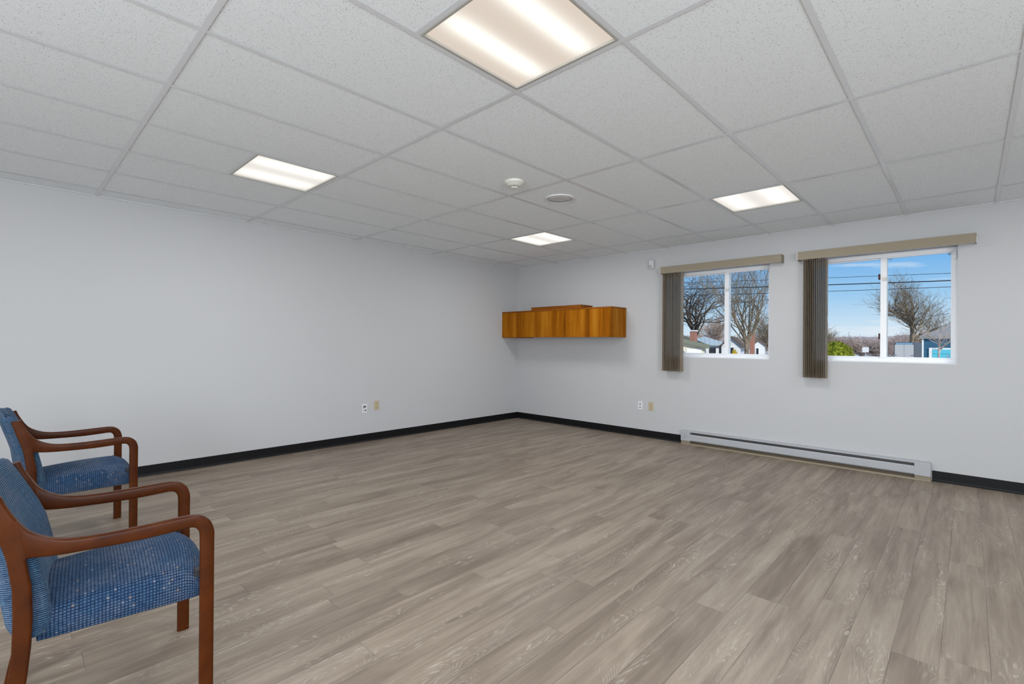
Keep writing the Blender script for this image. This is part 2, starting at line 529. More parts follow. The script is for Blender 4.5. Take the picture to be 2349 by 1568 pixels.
# unseen windows added in wall_back and wall_front, each holding a fill light
def added_window(name, loc, rz, w):
    r_ = empty(name, loc, rz); tag(r_, kind='structure')
    fr = MB(); h_ = w / 2
    fr.box(-h_, h_, -.03, .03, 0, .06); fr.box(-h_, h_, -.03, .03, 1.39, 1.45)
    for q in range(5):
        x_ = -h_ + q * (w - .06) / 4
        fr.box(x_, x_ + .06, -.03, .03, .06, 1.39)
    fr.build('window_frame', M_white, r_)
    dl = bpy.data.lights.new('fill_light', 'AREA'); dl.shape = 'RECTANGLE'; dl.size = w; dl.size_y = 1.45
    dl.energy = FILL_W; dl.color = (.90, .95, 1.0)
    dlo = bpy.data.objects.new('fill_light', dl)
    off = Matrix.Rotation(rz, 3, 'Z') @ Vector((0, -.18, .725))
    dlo.location = Vector(loc) + off
    dlo.rotation_euler = (R(90 + 26), 0, rz)      # fill light tilted upwards to brighten the ceiling
    COL.objects.link(dlo)
added_window('added_window_3', (-6.6, YS - .12, .8), 0, 3.8)
added_window('added_window_4', (XW - .12, -5.8, .8), R(-90), 4.4)

# baseboards with a little cove toe
def baseboard(name, pts):
    (x0, y0), (x1, y1), (nx, ny) = pts
    prof = [(0, 0), (.013, 0), (.013, .003), (.006, .012), (.0035, .02), (.0035, .097), (.002, .099), (0, .099)]
    rings = [[(x + nx * d, y + ny * d, z) for d, z in prof] for x, y in ((x0, y0), (x1, y1))]
    o = MB().loft(rings, smooth=False).build(name, M_base)
    return tag(o, kind='structure')
baseboard('baseboard_left', ((XW, 0), (0, 0), (0, -1)))
baseboard('baseboard_right', ((0, 0), (0, -2.905), (-1, 0)))
bb = baseboard('baseboard_right', ((0, -5.333), (0, YS), (-1, 0)))

# ================================================================ WINDOWS
def slider(name, W, stile_y, panes):
    y0, y1, z0, z1 = W
    root = empty(name, (0, 0, 0)); tag(root, kind='structure')
    xf = .125                      # inner face of the frame
    mb = MB()                      # drywall return lining
    mb.box(.0, xf, y0, y1, z0 - .0, z0 + .004); mb.build('window_sill', M_white, root)
    fr = MB(); fw = .040
    fr.box(xf, xf + .08, y0, y1, z0, z0 + fw); fr.box(xf, xf + .08, y0, y1, z1 - fw, z1)
    fr.box(xf, xf + .08, y0, y0 + fw, z0 + fw, z1 - fw); fr.box(xf, xf + .08, y1 - fw, y1, z0 + fw, z1 - fw)
    fr.box(xf - .006, xf, y0, y1, z0 + .004, z0 + .014)
    fr.build('window_frame', M_white, root, .002)
    # fixed sash (left in the photo: larger y) sits further out, sliding sash nearer the room
    for nm, a, c, xo in (('fixed_sash', stile_y - .024, y1 - fw, .045), ('sliding_sash', y0 + fw, stile_y + .032, .012)):
        sb = MB(); sw = .022 if nm == 'fixed_sash' else .024
        X0, X1 = xf + xo, xf + xo + .028
        Z0, Z1 = z0 + fw, z1 - fw
        lo = .010
        st = .052
        sb.box(X0, X1, a, c, Z0, Z0 + lo + .004); sb.box(X0, X1, a, c, Z1 - lo, Z1)
        ai = a + (st if nm == 'fixed_sash' else .008)
        ci = c - (.008 if nm == 'fixed_sash' else st)
        sb.box(X0, X1, a, ai, Z0 + lo, Z1 - lo); sb.box(X0, X1, ci, c, Z0 + lo, Z1 - lo)
        so = sb.build(nm, M_white, root, .0015)
        MB().box(X0 + .012, X0 + .016, ai, ci, Z0 + lo, Z1 - lo).build('pane', M_glass, so)
    lt = MB(); lt.box(xf - .006, xf + .012, stile_y - .020, stile_y + .012, 1.93, 1.965)
    lt.box(xf - .012, xf - .004, stile_y - .012, stile_y + .004, 1.938, 1.957)
    lt.build('latch', M_offwhite, root, .002)
    return root
w1 = slider('window_1', W1, -3.405, None)
w2 = slider('window_2', W2, -4.953, None)
hk = MB(); hk.box(.105, .125, -5.492, -5.474, 2.09, 2.16); hk.box(.108, .125, -5.474, -5.466, 2.10, 2.115); hk.box(.108, .125, -5.474, -5.466, 2.14, 2.155)
hk.build('latch', M_white, w2, .001)

def onpx(px, py, ax, v):
    d = FW + RT * ((px - 1174.5) / FPX) + UP * ((784 - py) / FPX)
    return CAM + d * ((v - CAM[ax]) / d[ax])
for q, (px, py, lab) in enumerate([(2043, 594, 'small pale blue disc stuck at top left of the right pane, wider window'),
                                   (2178, 582, 'small pale blue disc stuck at top right corner of the wider window'),
                                   (2174, 817, 'small pale blue disc stuck at bottom right corner of the wider window'),
                                   (1568.5, 807, 'small blue disc stuck at bottom left corner of the narrower window')]):
    c = onpx(px, py, 0, .147 if q < 3 else .180)
    o = MB()
    rings = [[(c.x + dx, c.y + r * math.cos(t * PI / 8), c.z + r * math.sin(t * PI / 8)) for t in range(16)] for dx, r in ((0, .013), (-.003, .013), (-.005, .009), (-.009, .005))]
    o.loft(rings)
    tag(o.build('suction_cup', M_sticker), lab, 'suction cup', 'discs on the window panes')
for py, lab in ((635, 'upper dark maroon clip on the centre stile of the wider window'), (771, 'lower dark maroon clip on the centre stile of the wider window')):
    c = onpx(2017, py, 0, .165)
    o = MB(); o.box(c.x - .006, c.x + .006, c.y - .010, c.y + .008, c.z - .03, c.z + .03)
    tag(o.build('stile_clip', M_maroon, bevel=.004), lab, 'clip', 'maroon clips on the window stile')

# ================================================================ VERTICAL BLINDS
def blind(y_left, y_right, va, vb, nv, lab, wand, right_return):
    root = empty('vertical_blind', (0, (y_left + y_right) / 2, 0))
    tag(root, lab, 'blind', 'vertical blinds on the window wall')
    Y = lambda y: y - (y_left + y_right) / 2
    v = MB()
    v.box(-.114, -.108, Y(y_right), Y(y_left), 2.188, 2.276)
    v.box(-.108, -.0005, Y(y_right), Y(y_left), 2.272, 2.276)
    if right_return: v.box(-.108, -.0005, Y(y_right), Y(y_right) + .006, 2.188, 2.272)
    v.box(-.108, -.0005, Y(y_left) - .006, Y(y_left), 2.188, 2.272)
    v.build('valance', M_val, root, .0015)
    e = MB(); e.box(-.116, -.0005, Y(y_left), Y(y_left) + .007, 2.183, 2.280)
    e.build('end_cap', M_endcap, root, .002)
    if not right_return: MB().box(-.075, -.0005, Y(y_right) - .006, Y(y_right), 2.190, 2.250).build('bracket', M_white, root, .002)
    hr = MB(); hr.box(-.085, -.030, Y(y_right) + .012, Y(y_left) - .012, 2.196, 2.235)
    hr.build('headrail', M_white, root, .002)
    for i in range(nv):
        y = va + (vb - va) * i / (nv - 1)
        s = MB()
        rr = random.Random(i * 7 + nv)
        tw_ = rr.uniform(-.06, .06)
        rings = []
        for z in (.918 + rr.uniform(0, .003), 2.19):
            ring = []
            for side in (1, -1):
                rng = range(7) if side == 1 else range(6, -1, -1)
                for q in rng:
                    u = (q / 6 - .5)
                    cur = .009 * (1 - (2 * u) ** 2)
                    ring.append((-.062 + u * .089, Y(y) + cur + side * .0008 + u * .089 * math.sin(tw_), z))
            rings.append(ring)
        s.loft(rings, smooth=False)
        s.build('vane', M_vane, root)
    M_wand = bpy.data.materials.get('wand_plastic') or mat('wand_plastic', (.40, .40, .38), .3)[0]
    wd = MB()
    yw = Y(wand)
    wd.cyl((-.095, yw, 1.52), (-.095, yw, 2.19), .0022, n=8)
    wd.cyl((-.095, yw, 1.50), (-.095, yw, 1.58), .0038, n=8)
    wd.build('wand', M_wand, root)
    return root
blind(-2.640, -4.070, -2.672, -2.915, 13, 'taupe vertical blind stacked open left of the narrower window', -2.93, True)
blind(-4.228, -5.625, -4.285, -4.492, 13, 'taupe vertical blind stacked open left of the wider, rightmost window', -4.505, False)

# ================================================================ CEILING LIGHTS
def make_fixture():
    root = empty('ceiling_light')
    f = MB()
    a, bw = .2915, .012
    f.box(-a, a, -a, -a + bw, -.001, .06); f.box(-a, a, a - bw, a, -.001, .06)
    f.box(-a, -a + bw, -a + bw, a - bw, -.001, .06); f.box(a - bw, a, -a + bw, a - bw, -.001, .06)
    f.build('frame', M_frame, root, .0015)
    h = MB()
    h.box(-.292, .292, -.292, .292, .10, .105)
    for q in ((-.292, -.288, -.292, .292), (.288, .292, -.292, .292), (-.288, .288, -.292, -.288), (-.288, .288, .288, .292)):
        h.box(q[0], q[1], q[2], q[3], .06, .10)
    h.build('housing', M_tee, root)
    MB().box(-a + bw - .001, a - bw + .001, -a + bw - .001, a - bw + .001, .010, .014).build('lens', M_lens, root)
    ld = bpy.data.lights.new('lamp', 'AREA'); ld.shape = 'SQUARE'; ld.size = .54; ld.energy = LAMP_W; ld.color = (.97, .985, 1)
    lo = bpy.data.objects.new('lamp', ld); lo.parent = root; lo.location = (0, 0, -.004)
    COL.objects.link(lo)
    return root
fx0 = make_fixture()
LAB = {(1, 0): 'lit square ceiling light at left, high above the plain left wall',
       (1, 1): 'large lit square ceiling light nearest the camera, cut by the top edge',
       (2, 0): 'small lit square ceiling light furthest away, near the room corner',
       (2, 1): 'lit square ceiling light at right, in front of the windows',
       (0, 0): 'lit square ceiling light at the far west end beside the left wall',
       (0, 1): 'lit square ceiling light west of the camera in the middle row',
       (0, 2): 'lit square ceiling light in the back west corner',
       (1, 2): 'lit square ceiling light behind the camera in the middle',
       (2, 2): 'lit square ceiling light behind the camera by the window wall'}
first = True
for i in range(3):
    for j in range(3):
        fx_, fy_ = FIX[i * 3 + j]
        o = fx0 if first else copy_tree(fx0)
        first = False
        o.location = (fx_, fy_, H)
        for ch in o.children:
            if ch.name.startswith('lens'):
                ch.data = ch.data.copy(); ch.data.materials[0] = M_lens if (i, j) == (1, 1) else M_lens2
        tag(o, LAB[(i, j)], 'ceiling light', 'recessed square ceiling lights')

# ================================================================ SMOKE DETECTOR, SPEAKER, CLIP
sd = empty('smoke_detector', (-3.272, -2.982, H))
tag(sd, 'round off-white smoke detector on the ceiling beside the round speaker', 'smoke detector')
def lathe(prof, n=32, cx=0, cy=0):
    return [[(cx + r * math.cos(2 * PI * i / n), cy + r * math.sin(2 * PI * i / n), z) for i in range(n)] for r, z in prof]
MB().loft(lathe([(.078, .006), (.079, -.004), (.077, -.011), (.070, -.014), (.052, -.030), (.044, -.034), (.030, -.035)])).build('base', M_offwhite, sd)
hd = MB(); hd.loft(lathe([(.026, -.034), (.026, -.041), (.022, -.045), (.006, -.046)])); 
hd.build('sensor_head', M_dark, sd)
cg = MB()
for q in range(8):
    t = 2 * PI * (q + .5) / 8
    cg.box(-.003, .003, .024, .029, -.043, -.034)
    for w_ in range(8):
        x, y, z = cg.v[-8 + w_]
        cg.v[-8 + w_] = (x * math.cos(t) - y * math.sin(t), x * math.sin(t) + y * math.cos(t), z)
cg.loft(lathe([(.029, -.042), (.029, -.045), (.024, -.049), (.005, -.050)]))
cg.build('cage', M_offwhite, sd)

spk = empty('ceiling_speaker', (-2.687, -2.977, H))
tag(spk, 'round flush ceiling speaker with grey mesh grille', 'speaker')
MB().loft(lathe([(.127, .006), (.128, -.003), (.124, -.007), (.114, -.008), (.111, -.006), (.111, .004)], 40)).build('rim', M_spkrim, spk)
MB().loft(lathe([(.1105, .002), (.1105, -.004), (.06, -.0055), (.005, -.006)], 40)).build('grille', M_spk, spk)

ck = MB(); ck.loft(lathe([(.012, .006), (.012, -.006), (.007, -.012), (.004, -.02)], 12, -6.055, -1.345))
tag(ck.build('ceiling_hook', M_whiteplastic), 'tiny white fitting on the ceiling at the far left edge', 'hook')

# ================================================================ WALL PLATES AND SENSOR
def plate(name, wall, pos, z, mcol, lab, cat, kind_):
    root = empty(name)
    if wall == 'R': root.location = (0, pos, z); root.rotation_euler = (0, 0, R(-90))
    else: root.location = (pos, 0, z)
    # local: x across, -y out of the wall
    MB().box(-.035, .035, -.006, 0, -.0575, .0575).build('cover_plate', mcol, root, .002)
    if kind_ == 'duplex':
        for s in (.022, -.022):
            f = MB()
            f.cyl((0, -.0055, s), (0, -.009, s), .0165, n=16)
            fo = f.build('receptacle', M_whiteplastic, root)
            d = MB(); d.cyl((0, -.0088, s), (0, -.0098, s), .0085, n=12); d.build('slot', M_dark, fo)
    elif kind_ == 'data':
        f = MB(); f.box(-.020, .020, -.009, -.005, -.034, .040); fo = f.build('receptacle', M_whiteplastic, root, .001)
        d = MB(); d.box(-.018, .014, -.014, -.0085, .028, .036); d.box(-.018, -.007, -.014, -.0085, .006, .028); d.box(.004, .014, -.011, -.0085, .012, .028)
        d.build('socket', M_dark, fo, .001)
        d = MB(); d.cyl((.011, -.0085, -.022), (.011, -.0115, -.022), .0085, n=12); d.cyl((-.012, -.0085, -.024), (-.012, -.0105, -.024), .005, n=12); d.build('socket', M_black, fo)
    else:
        for s in (.022, -.022):
            f = MB(); f.cyl((0, -.0055, s), (0, -.0085, s), .0165, n=16)
            fo = f.build('receptacle', mcol, root)
            d = MB(); d.box(-.008, -.005, -.0090, -.0083, s - .004, s + .006); d.box(.005, .008, -.0090, -.0083, s - .004, s + .006); d.cyl((0, -.0083, s - .009), (0, -.009, s - .009), .0025, n=8)
            d.build('slot', M_dark, fo)
    tag(root, lab, cat, 'wall plates')
    return root
plate('data_outlet', 'L', -2.863, .422, M_whiteplastic, 'white outlet plate with dark sockets on the plain left wall', 'outlet', 'data')
plate('power_outlet', 'L', -2.693, .449, M_ivory, 'ivory beige outlet plate on the plain left wall', 'outlet', 'std')
plate('power_outlet', 'R', -2.306, .424, M_whiteplastic, 'white outlet plate with two black dots on the window wall', 'outlet', 'duplex')
plate('power_outlet', 'R', -2.465, .427, M_ivory, 'ivory beige outlet plate on the window wall', 'outlet', 'std')

ms_ = empty('motion_sensor', (0, -2.470, 2.342), R(-90))
tag(ms_, 'small white motion sensor high on the window wall left of the blinds', 'sensor')
M_sens, *_x = mat('sensor_plastic', (.58, .585, .6), .35)
o = MB(); o.box(-.036, .036, -.042, 0, -.062, .058); o.build('housing', M_sens, ms_, .012, 3)
o = MB(); rings = []
for q in range(7):
    a = R(-40 + q * 13.3)
    rings.append([(-.020 + .0, -.038 - .012 * math.cos(a), -.030 + .024 * math.sin(a)), (.020, -.038 - .012 * math.cos(a), -.030 + .024 * math.sin(a)), (.020, -.036, -.030 + .022 * math.sin(a)), (-.020, -.036, -.030 + .022 * math.sin(a))])
o.loft(rings); 
M_lensgrey, *_x = mat('sensor_lens', (.45, .45, .45), .25)
o.build('lens', M_lensgrey, ms_)

# ================================================================ BASEBOARD HEATER
ht = empty('baseboard_heater', (0, -4.118, 0))
tag(ht, 'long low grey-white baseboard heater along the window wall', 'heater')
ya, yb = -5.326 + 4.118, -2.911 + 4.118
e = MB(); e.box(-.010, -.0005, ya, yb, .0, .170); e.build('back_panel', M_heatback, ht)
e = MB()
e.loft([[(-.0005, y, .172), (-.0005, y, .176), (-.058, y, .170), (-.062, y, .166), (-.062, y, .158), (-.0595, y, .158), (-.0595, y, .165), (-.057, y, .1665)] for y in (ya + .001, yb - .001)], smooth=False)
e.build('top_cover', M_heat, ht)
e = MB()
e.loft([[(-.050, y, .126), (-.056, y, .130), (-.062, y, .122), (-.063, y, .060), (-.058, y, .050), (-.055, y, .054), (-.0605, y, .062), (-.0595, y, .120), (-.055, y, .126), (-.051, y, .123)] for y in (ya + .118, yb - .118)], smooth=False)
e.build('front_panel', M_heat, ht)
e = MB()
for q in range(240):
    y = ya + .13 + q * (yb - ya - .26) / 239
    e.box(-.052, -.012, y - .0007, y + .0007, .075, .128)
e.cyl((-.032, ya + .12, .10), (-.032, yb - .12, .10), .008, n=8)
e.build('heating_element', M_fin, ht)
e = MB(); e.box(-.020, -.010, ya + .12, yb - .12, .134, .150); e.box(-.0125, -.010, ya + .12, yb - .12, .05, .165)
e.build('deflector', M_fin, ht)
e = MB(); e.loft([[(-.0105, y, .0), (-.0105, y, .022), (-.045, y, .012), (-.060, y, .014), (-.062, y, .0)] for y in (ya, yb)], smooth=False)
e.build('toe_strip', M_heatold, ht)
for a, c, knob in ((yb - .119, yb, True), (ya, ya + .119, False)):
    e = MB(); e.box(-.064, -.0105, a, c, .045, .168); ec = e.build('end_cap', M_heat, ht, .002)
    e = MB(); e.box(-.056, -.011, a + .002, c - .002, .0145, .0448); e.build('junction_box', M_heatold, ht)
    if knob:
        kb = MB(); kb.cyl((-.064, yb - .060, .108), (-.074, yb - .060, .108), .020, .018, n=20)
        kb.box(-.080, -.073, yb - .064, yb - .056, .092, .124)
        kb.build('thermostat_knob', M_heat, ec)

# ================================================================ WALL CABINET
cb = empty('wall_cabinet', (0, 0, 1.36))
tag(cb, 'long teak veneer wall cabinet with flat doors hung in the room corner', 'cabinet')
CD, CL, CH = .384, 2.078, .410
e = MB()
e.box(-CD + .020, -.0005, -CL, -CL + .018, 0, CH - .014); e.build('side_panel', M_teak, cb, .001)
e = MB(); e.box(-CD + .020, -.0005, -.019, -.001, 0, CH - .014); e.build('side_panel', M_teak, cb, .001)
e = MB(); e.box(-CD + .020, -.0005, -CL + .0185, -.0195, .010, .028); e.box(-CD + .004, -.004, -.352, -.001, -.004, .0095)
e.build('bottom_panel', M_teakh, cb)
e = MB(); e.box(-CD + .03, -.0005, -CL + .0185, -.0195, .029, .038); e.box(-.010, -.0005, -CL + .0185, -.0195, .038, CH - .0145)
e.build('back_panel', M_teak, cb)
boxo('top_board', M_teakh, -CD - .002, -.0005, -CL - .002, -.001, CH - .0138, CH + .006, cb, .0015)
dw = (CL - .002) / 4
for q in range(4):
    y1 = -.001 - q * dw
    dd = MB(); dd.box(-CD, -CD + .0195, y1 - dw + .0016, y1 - .0016, .001, CH - .015)
    dd.build('door', M_teak, cb, .0012)
sb = empty('shelf_box', (0, 0, 1.766))
tag(sb, 'shallow loose teak box lying on top of the wall cabinet', 'box')
e = MB(); e.loft([[(-.372, -1.570, .0), (-.372, -.612, .0), (-.085, -.612, .0), (-.085, -1.570, .0)],
                  [(-.376, -1.574, .014), (-.376, -.600, .014), (-.081, -.600, .014), (-.081, -1.574, .014)]], smooth=False)
e.build('base_board', M_teakh, sb, .001)
boxo('body', M_teakh, -.370, -.087, -1.568, -.628, .0142, .052, sb, .001)
boxo('top_edge', M_teakh, -.374, -.083, -1.573, -.622, .0521, .058, sb, .001)

# ================================================================ CHAIRS
def strip(stations, thick, ra=True, rb=True, rad=.007, y0=0.0, sub=1):
    """stations: (ax,az,bx,bz) inner and outer boundary points; extruded thick along y, long edges rounded"""
    mb = MB(); rings = []
    h = thick / 2
    if sub > 1:
        P_ = [tuple(q[:4]) for q in stations]; out = []
        for i in range(len(P_) - 1):
            p0, p1, p2, p3 = P_[max(i - 1, 0)], P_[i], P_[i + 1], P_[min(i + 2, len(P_) - 1)]
            for w in range(sub):
                t = w / sub
                out.append(tuple(.5 * (2 * b1 + (c1 - a1) * t + (2 * a1 - 5 * b1 + 4 * c1 - d1) * t * t + (3 * b1 - a1 - 3 * c1 + d1) * t ** 3) for a1, b1, c1, d1 in zip(p0, p1, p2, p3)))
        stations = out + [P_[-1]]
    for ax, az, bx, bz, *fl in stations:
        fa = fl[0] if fl else ra
        fb = fl[1] if fl else rb
        A, B = Vector((ax, 0, az)), Vector((bx, 0, bz))
        d = (B - A); L = d.length; d /= L
        ring = []
        def P(s, y): q = A + d * s; ring.append((q.x, y0 + y, q.z))
        def arc(s0, sgn, rr):
            # rounded edge at end s0; sgn +1 for the B end
            seq = [(0, 1), (.5, .866), (.866, .5), (1, 0)]
            return seq
        r_a = min(rad, L * .3) if fa else 0.0002
        r_b = min(rad, L * .3) if fb else 0.0002
        for c, s in ((0, 1), (.5, .866), (.866, .5), (1, 0)):     # B end, +y side
            P(L - r_b + r_b * c, h - r_b + r_b * s)
        for c, s in ((1, 0), (.866, .5), (.5, .866), (0, 1)):
            P(L - r_b + r_b * c, -(h - r_b + r_b * s))
        for c, s in ((0, 1), (.5, .866), (.866, .5), (1, 0)):
            P(r_a - r_a * c, -(h - r_a + r_a * s))
        for c, s in ((1, 0), (.866, .5), (.5, .866), (0, 1)):
            P(r_a - r_a * c, h - r_a + r_a * s)
        rings.append(ring)
    mb.loft(rings, smooth=True)
    return mb

def autosmooth(o, ang=35):
    me = o.data
    bm = bmesh.new(); bm.from_mesh(me)
    for e_ in bm.edges:
        if len(e_.link_faces) == 2 and e_.calc_face_angle(0) > R(ang): e_.smooth = False
    bm.to_mesh(me); bm.free()

def grid_cushion(name, mat_, fn, nu, nv, parent, uvfn):
    """closed cross-section loft with UVs in metres. fn(i, j) -> point; j loops round the section"""
    vs_, fs, uvs = [], [], []
    for i in range(nu):
        for j in range(nv): vs_.append(tuple(fn(i, j)))
    for i in range(nu - 1):
        for j in range(nv):
            j2 = (j + 1) % nv
            fs.append((i * nv + j, i * nv + j2, (i + 1) * nv + j2, (i + 1) * nv + j))
            uvs.append([uvfn(i, j), uvfn(i, j + 1), uvfn(i + 1, j + 1), uvfn(i + 1, j)])
    fs.append(tuple(reversed(range(nv)))); uvs.append([uvfn(0, j) for j in reversed(range(nv))])
    fs.append(tuple((nu - 1) * nv + j for j in range(nv))); uvs.append([uvfn(nu - 1, j) for j in range(nv)])
    me = bpy.data.meshes.new(name)
    me.from_pydata(vs_, [], fs)
    ul = me.uv_layers.new(name='UVMap')
    kk = 0
    for poly, uvq in zip(me.polygons, uvs):
        poly.use_smooth = True
        for li, u in zip(poly.loop_indices, uvq): ul.data[li].uv = u
    me.materials.append(mat_)
    bm = bmesh.new(); bm.from_mesh(me); bmesh.ops.recalc_face_normals(bm, faces=bm.faces); bm.to_mesh(me); bm.free()
    o = bpy.data.objects.new(name, me); COL.objects.link(o); o.parent = parent
    return o

def lerp_table(tab, x):
    if x <= tab[0][0]: return tab[0][1]
    for (a, va_), (b_, vb_) in zip(tab, tab[1:]):
        if x <= b_:
            t = (x - a) / (b_ - a); return va_ + (vb_ - va_) * t
    return tab[-1][1]

def make_chair():
    root = empty('arm_chair')
    TH = .028
    for sgn in (-1, 1):
        y0 = sgn * (.2825 - TH / 2)
        o = strip([(-.043, .0, 0, .0), (-.043, .25, 0, .25), (-.043, .565, 0, .565)], TH, y0=y0).build('leg', M_cherry, root); autosmooth(o)
        arm = [(-.043, .565, 0, .565), (-.0445, .588, -.0005, .590), (-.049, .601, -.010, .622), (-.057, .611, -.026, .641), (-.068, .6155, -.045, .6525),
               (-.085, .616, -.066, .657), (-.110, .6145, -.098, .6575), (-.140, .613, -.135, .6565), (-.200, .6105, -.196, .6545), (-.270, .6110, -.268, .6530), (-.330, .6130, -.330, .6545),
               (-.380, .6150, -.375, .6585), (-.415, .6175, -.407, .6660), (-.440, .6205, -.436, .6790), (-.460, .6235, -.460, .6940), (-.470, .6245, -.479, .7130), (-.478, .625, -.497, .742)]
        o = strip(arm, TH, y0=y0, sub=4).build('armrest', M_cherry, root); autosmooth(o)
        # rear leg: (front boundary point, rear boundary point)
        rear = [(-.526, .0, -.568, .0), (-.507, .09, -.553, .09), (-.488, .18, -.533, .18), (-.4735, .27, -.5145, .27), (-.4655, .36, -.5065, .36), (-.4625, .45, -.5045, .45),
                (-.4655, .54, -.5065, .54), (-.4780, .6249, -.518, .628), (-.478, .6251, -.518, .6285, False, True), (-.4875, .683, -.530, .676, False, True), (-.4969, .7418, -.5455, .728, False, True),
                (-.4971, .7422, -.546, .730), (-.509, .765, -.553, .755), (-.520, .789, -.561, .782), (-.530, .817, -.569, .8075)]
        o = strip(rear, TH, y0=y0).build('leg', M_cherry, root); autosmooth(o)
    # seat: stations along x, each a rounded section in the y-z plane
    st_ = []
    for q in range(40):
        t = q / 39
        if t < .05: x, zt, zb, w = -.462 + .0 + t * .1, .452 + t * .2, .375 - t * .4, .97
        elif t < .72:
            u_ = (t - .05) / .67; x = -.457 + u_ * .367; zt = .466 + .018 * math.sin(min(1, u_ * 1.15) * PI / 2); zb = .350 - .004 * u_; w = 1
        else:
            u_ = (t - .72) / .28; a_ = u_ * PI / 2
            x = -.090 + .090 * math.sin(a_) ** .9; zt = .484 - .088 * (1 - math.cos(a_)) ** 1.1; zb = .346 + .010 * u_ ** 3; w = 1 - .012 * u_ ** 2
        st_.append((x, zt, zb, w))
    HW = .232; NS = 72
    def section(x, zt, zb, w):
        pts = []
        hw = HW * w; r1 = min(.040, (zt - zb) * .45); r2 = min(.010, (zt - zb) * .2)
        crown = min(.020, (zt - zb) * .3)
        out = []
        # bottom centre -> right bottom corner -> up the side -> top corner -> over the top -> mirror
        half = [(0, zb), (hw * .5, zb), (hw - r2, zb)]
        half += [(hw - r2 + r2 * math.sin(a), zb + r2 - r2 * math.cos(a)) for a in (.5, 1.05, 1.57)]
        zc_ = zt - crown - r1
        for q in range(1, 5): half.append((hw + .004 * math.sin(q / 5 * PI), zb + r2 + (zc_ - zb - r2) * q / 5))
        half += [(hw - r1 + r1 * math.cos(a), zc_ + r1 * math.sin(a)) for a in (0, .25, .5, .75, 1.0, 1.22)]
        x0_, z0_ = half[-1]
        for q in range(1, 13):
            f = q / 12; y = x0_ * (1 - f)
            half.append((y, z0_ + (zt - z0_) * (1 - (y / x0_) ** 2.0)))
        full = half + [(-y, z) for y, z in reversed(half[1:-1])]
        return full
    secs = [section(*q) for q in st_]
    NS = len(secs[0])
    vlen = [0]
    mid_ = secs[20]
    for a, c in zip(mid_, mid_[1:] + mid_[:1]): vlen.append(vlen[-1] + math.dist(a, c))
    ulen = [0]
    for a, c in zip(st_, st_[1:]): ulen.append(ulen[-1] + math.hypot(c[0] - a[0], c[1] - a[1]))
    def sf(i, j):
        y, z = secs[i][j % NS]
        bow = -.022 * (y / HW) ** 2 * max(0, (st_[i][0] + .16) / .16)
        return (st_[i][0] + bow, y, z)
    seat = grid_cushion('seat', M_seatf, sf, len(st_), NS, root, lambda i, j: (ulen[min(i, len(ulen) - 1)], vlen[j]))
    # back cushion
    back = [(.375, -.497, -.440), (.385, -.509, -.428), (.42, -.523, -.420), (.48, -.531, -.424), (.54, -.537, -.434), (.62, -.547, -.451), (.68, -.563, -.474), (.72, -.575, -.493),
            (.76, -.587, -.512), (.80, -.598, -.531), (.82, -.603, -.541), (.834, -.601, -.549), (.841, -.594, -.557), (.843, -.590, -.562)]
    NB = 30
    rows = []
    for q in range(44):
        z = .375 + (.843 - .375) * (q / 43)
        if q < 3: z = .375 + q * .004
        if q > 40: z = .843 - (43 - q) * .004
        rows.append((z, lerp_table([(a, c) for a, c, d in back], z), lerp_table([(a, d) for a, c, d in back], z)))
    BW = .247
    halfy = [BW * (1 - 2 * q / 22) for q in range(23)]
    def bsec(i):
        z, xr_, xf_ = rows[i]
        r = min(.026, (xf_ - xr_) * .45)
        pts = []
        fr_ = [(xf_ - r + r * math.cos(a), (BW - r + r * math.sin(a))) for a in (1.4, 1.05, .7, .35)]
        for q in range(21): fr_.append((xf_, (BW - r) * (1 - q / 10)))
        fr_ += [(xf_ - r + r * math.cos(a), -(BW - r + r * math.sin(a))) for a in (.35, .7, 1.05, 1.4)]
        bk_ = [(xr_ + r - r * math.cos(a), -(BW - r + r * math.sin(a))) for a in (1.4, 1.05, .7, .35)]
        for q in range(21): bk_.append((xr_, -(BW - r) * (1 - q / 10)))
        bk_ += [(xr_ + r - r * math.cos(a), (BW - r + r * math.sin(a))) for a in (.35, .7, 1.05, 1.4)]
        out = []
        for n_, (x, y) in enumerate(fr_ + bk_):
            a = y / BW
            cur = -.030 * (1 - a * a) * (1 if n_ < len(fr_) else .55) * min(1, max(0, (z - .40) / .12))
            crown = .010 * (1 - a ** 2) * max(0, (z - .74) / .1)
            edge = .012 * max(0, (abs(a) - .86) / .14) ** 2 * max(0, (z - .76) / .08)
            out.append((x + cur, y, z + crown - edge))
        return out
    bsecs = [bsec(i) for i in range(len(rows))]
    NJ = len(bsecs[0])
    vl = [0]
    for i in range(1, len(rows)): vl.append(vl[-1] + math.hypot(rows[i][0] - rows[i - 1][0], rows[i][2] - rows[i - 1][2]))
    ul = [0]
    m_ = bsecs[20]
    for a, c in zip(m_, m_[1:] + m_[:1]): ul.append(ul[-1] + math.dist(a, c))
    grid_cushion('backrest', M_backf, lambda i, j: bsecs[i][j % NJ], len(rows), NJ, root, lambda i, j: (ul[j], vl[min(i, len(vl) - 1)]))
    for sgn in (-1, 1):
        for x, z in ((-.047, .440), (-.490, .43)):
            sp = MB(); ya_, yb_ = sorted((sgn * .226, sgn * .2548))
            sp.box(x - .008, x + .010, ya_, yb_, z - .012, z + .014)
            sp.build('spacer', M_black, root, .002)
    return root
ch1 = make_chair()
tag(ch1, 'wooden armchair with blue woven upholstery, the farther one by the plain wall', 'chair', 'blue upholstered armchairs')
ch2 = copy_tree(ch1)
tag(ch2, 'wooden armchair with blue woven upholstery, the nearer one in the lower left corner', 'chair', 'blue upholstered armchairs')
a1 = .02; O1 = Vector((-5.455, -1.72, 0))
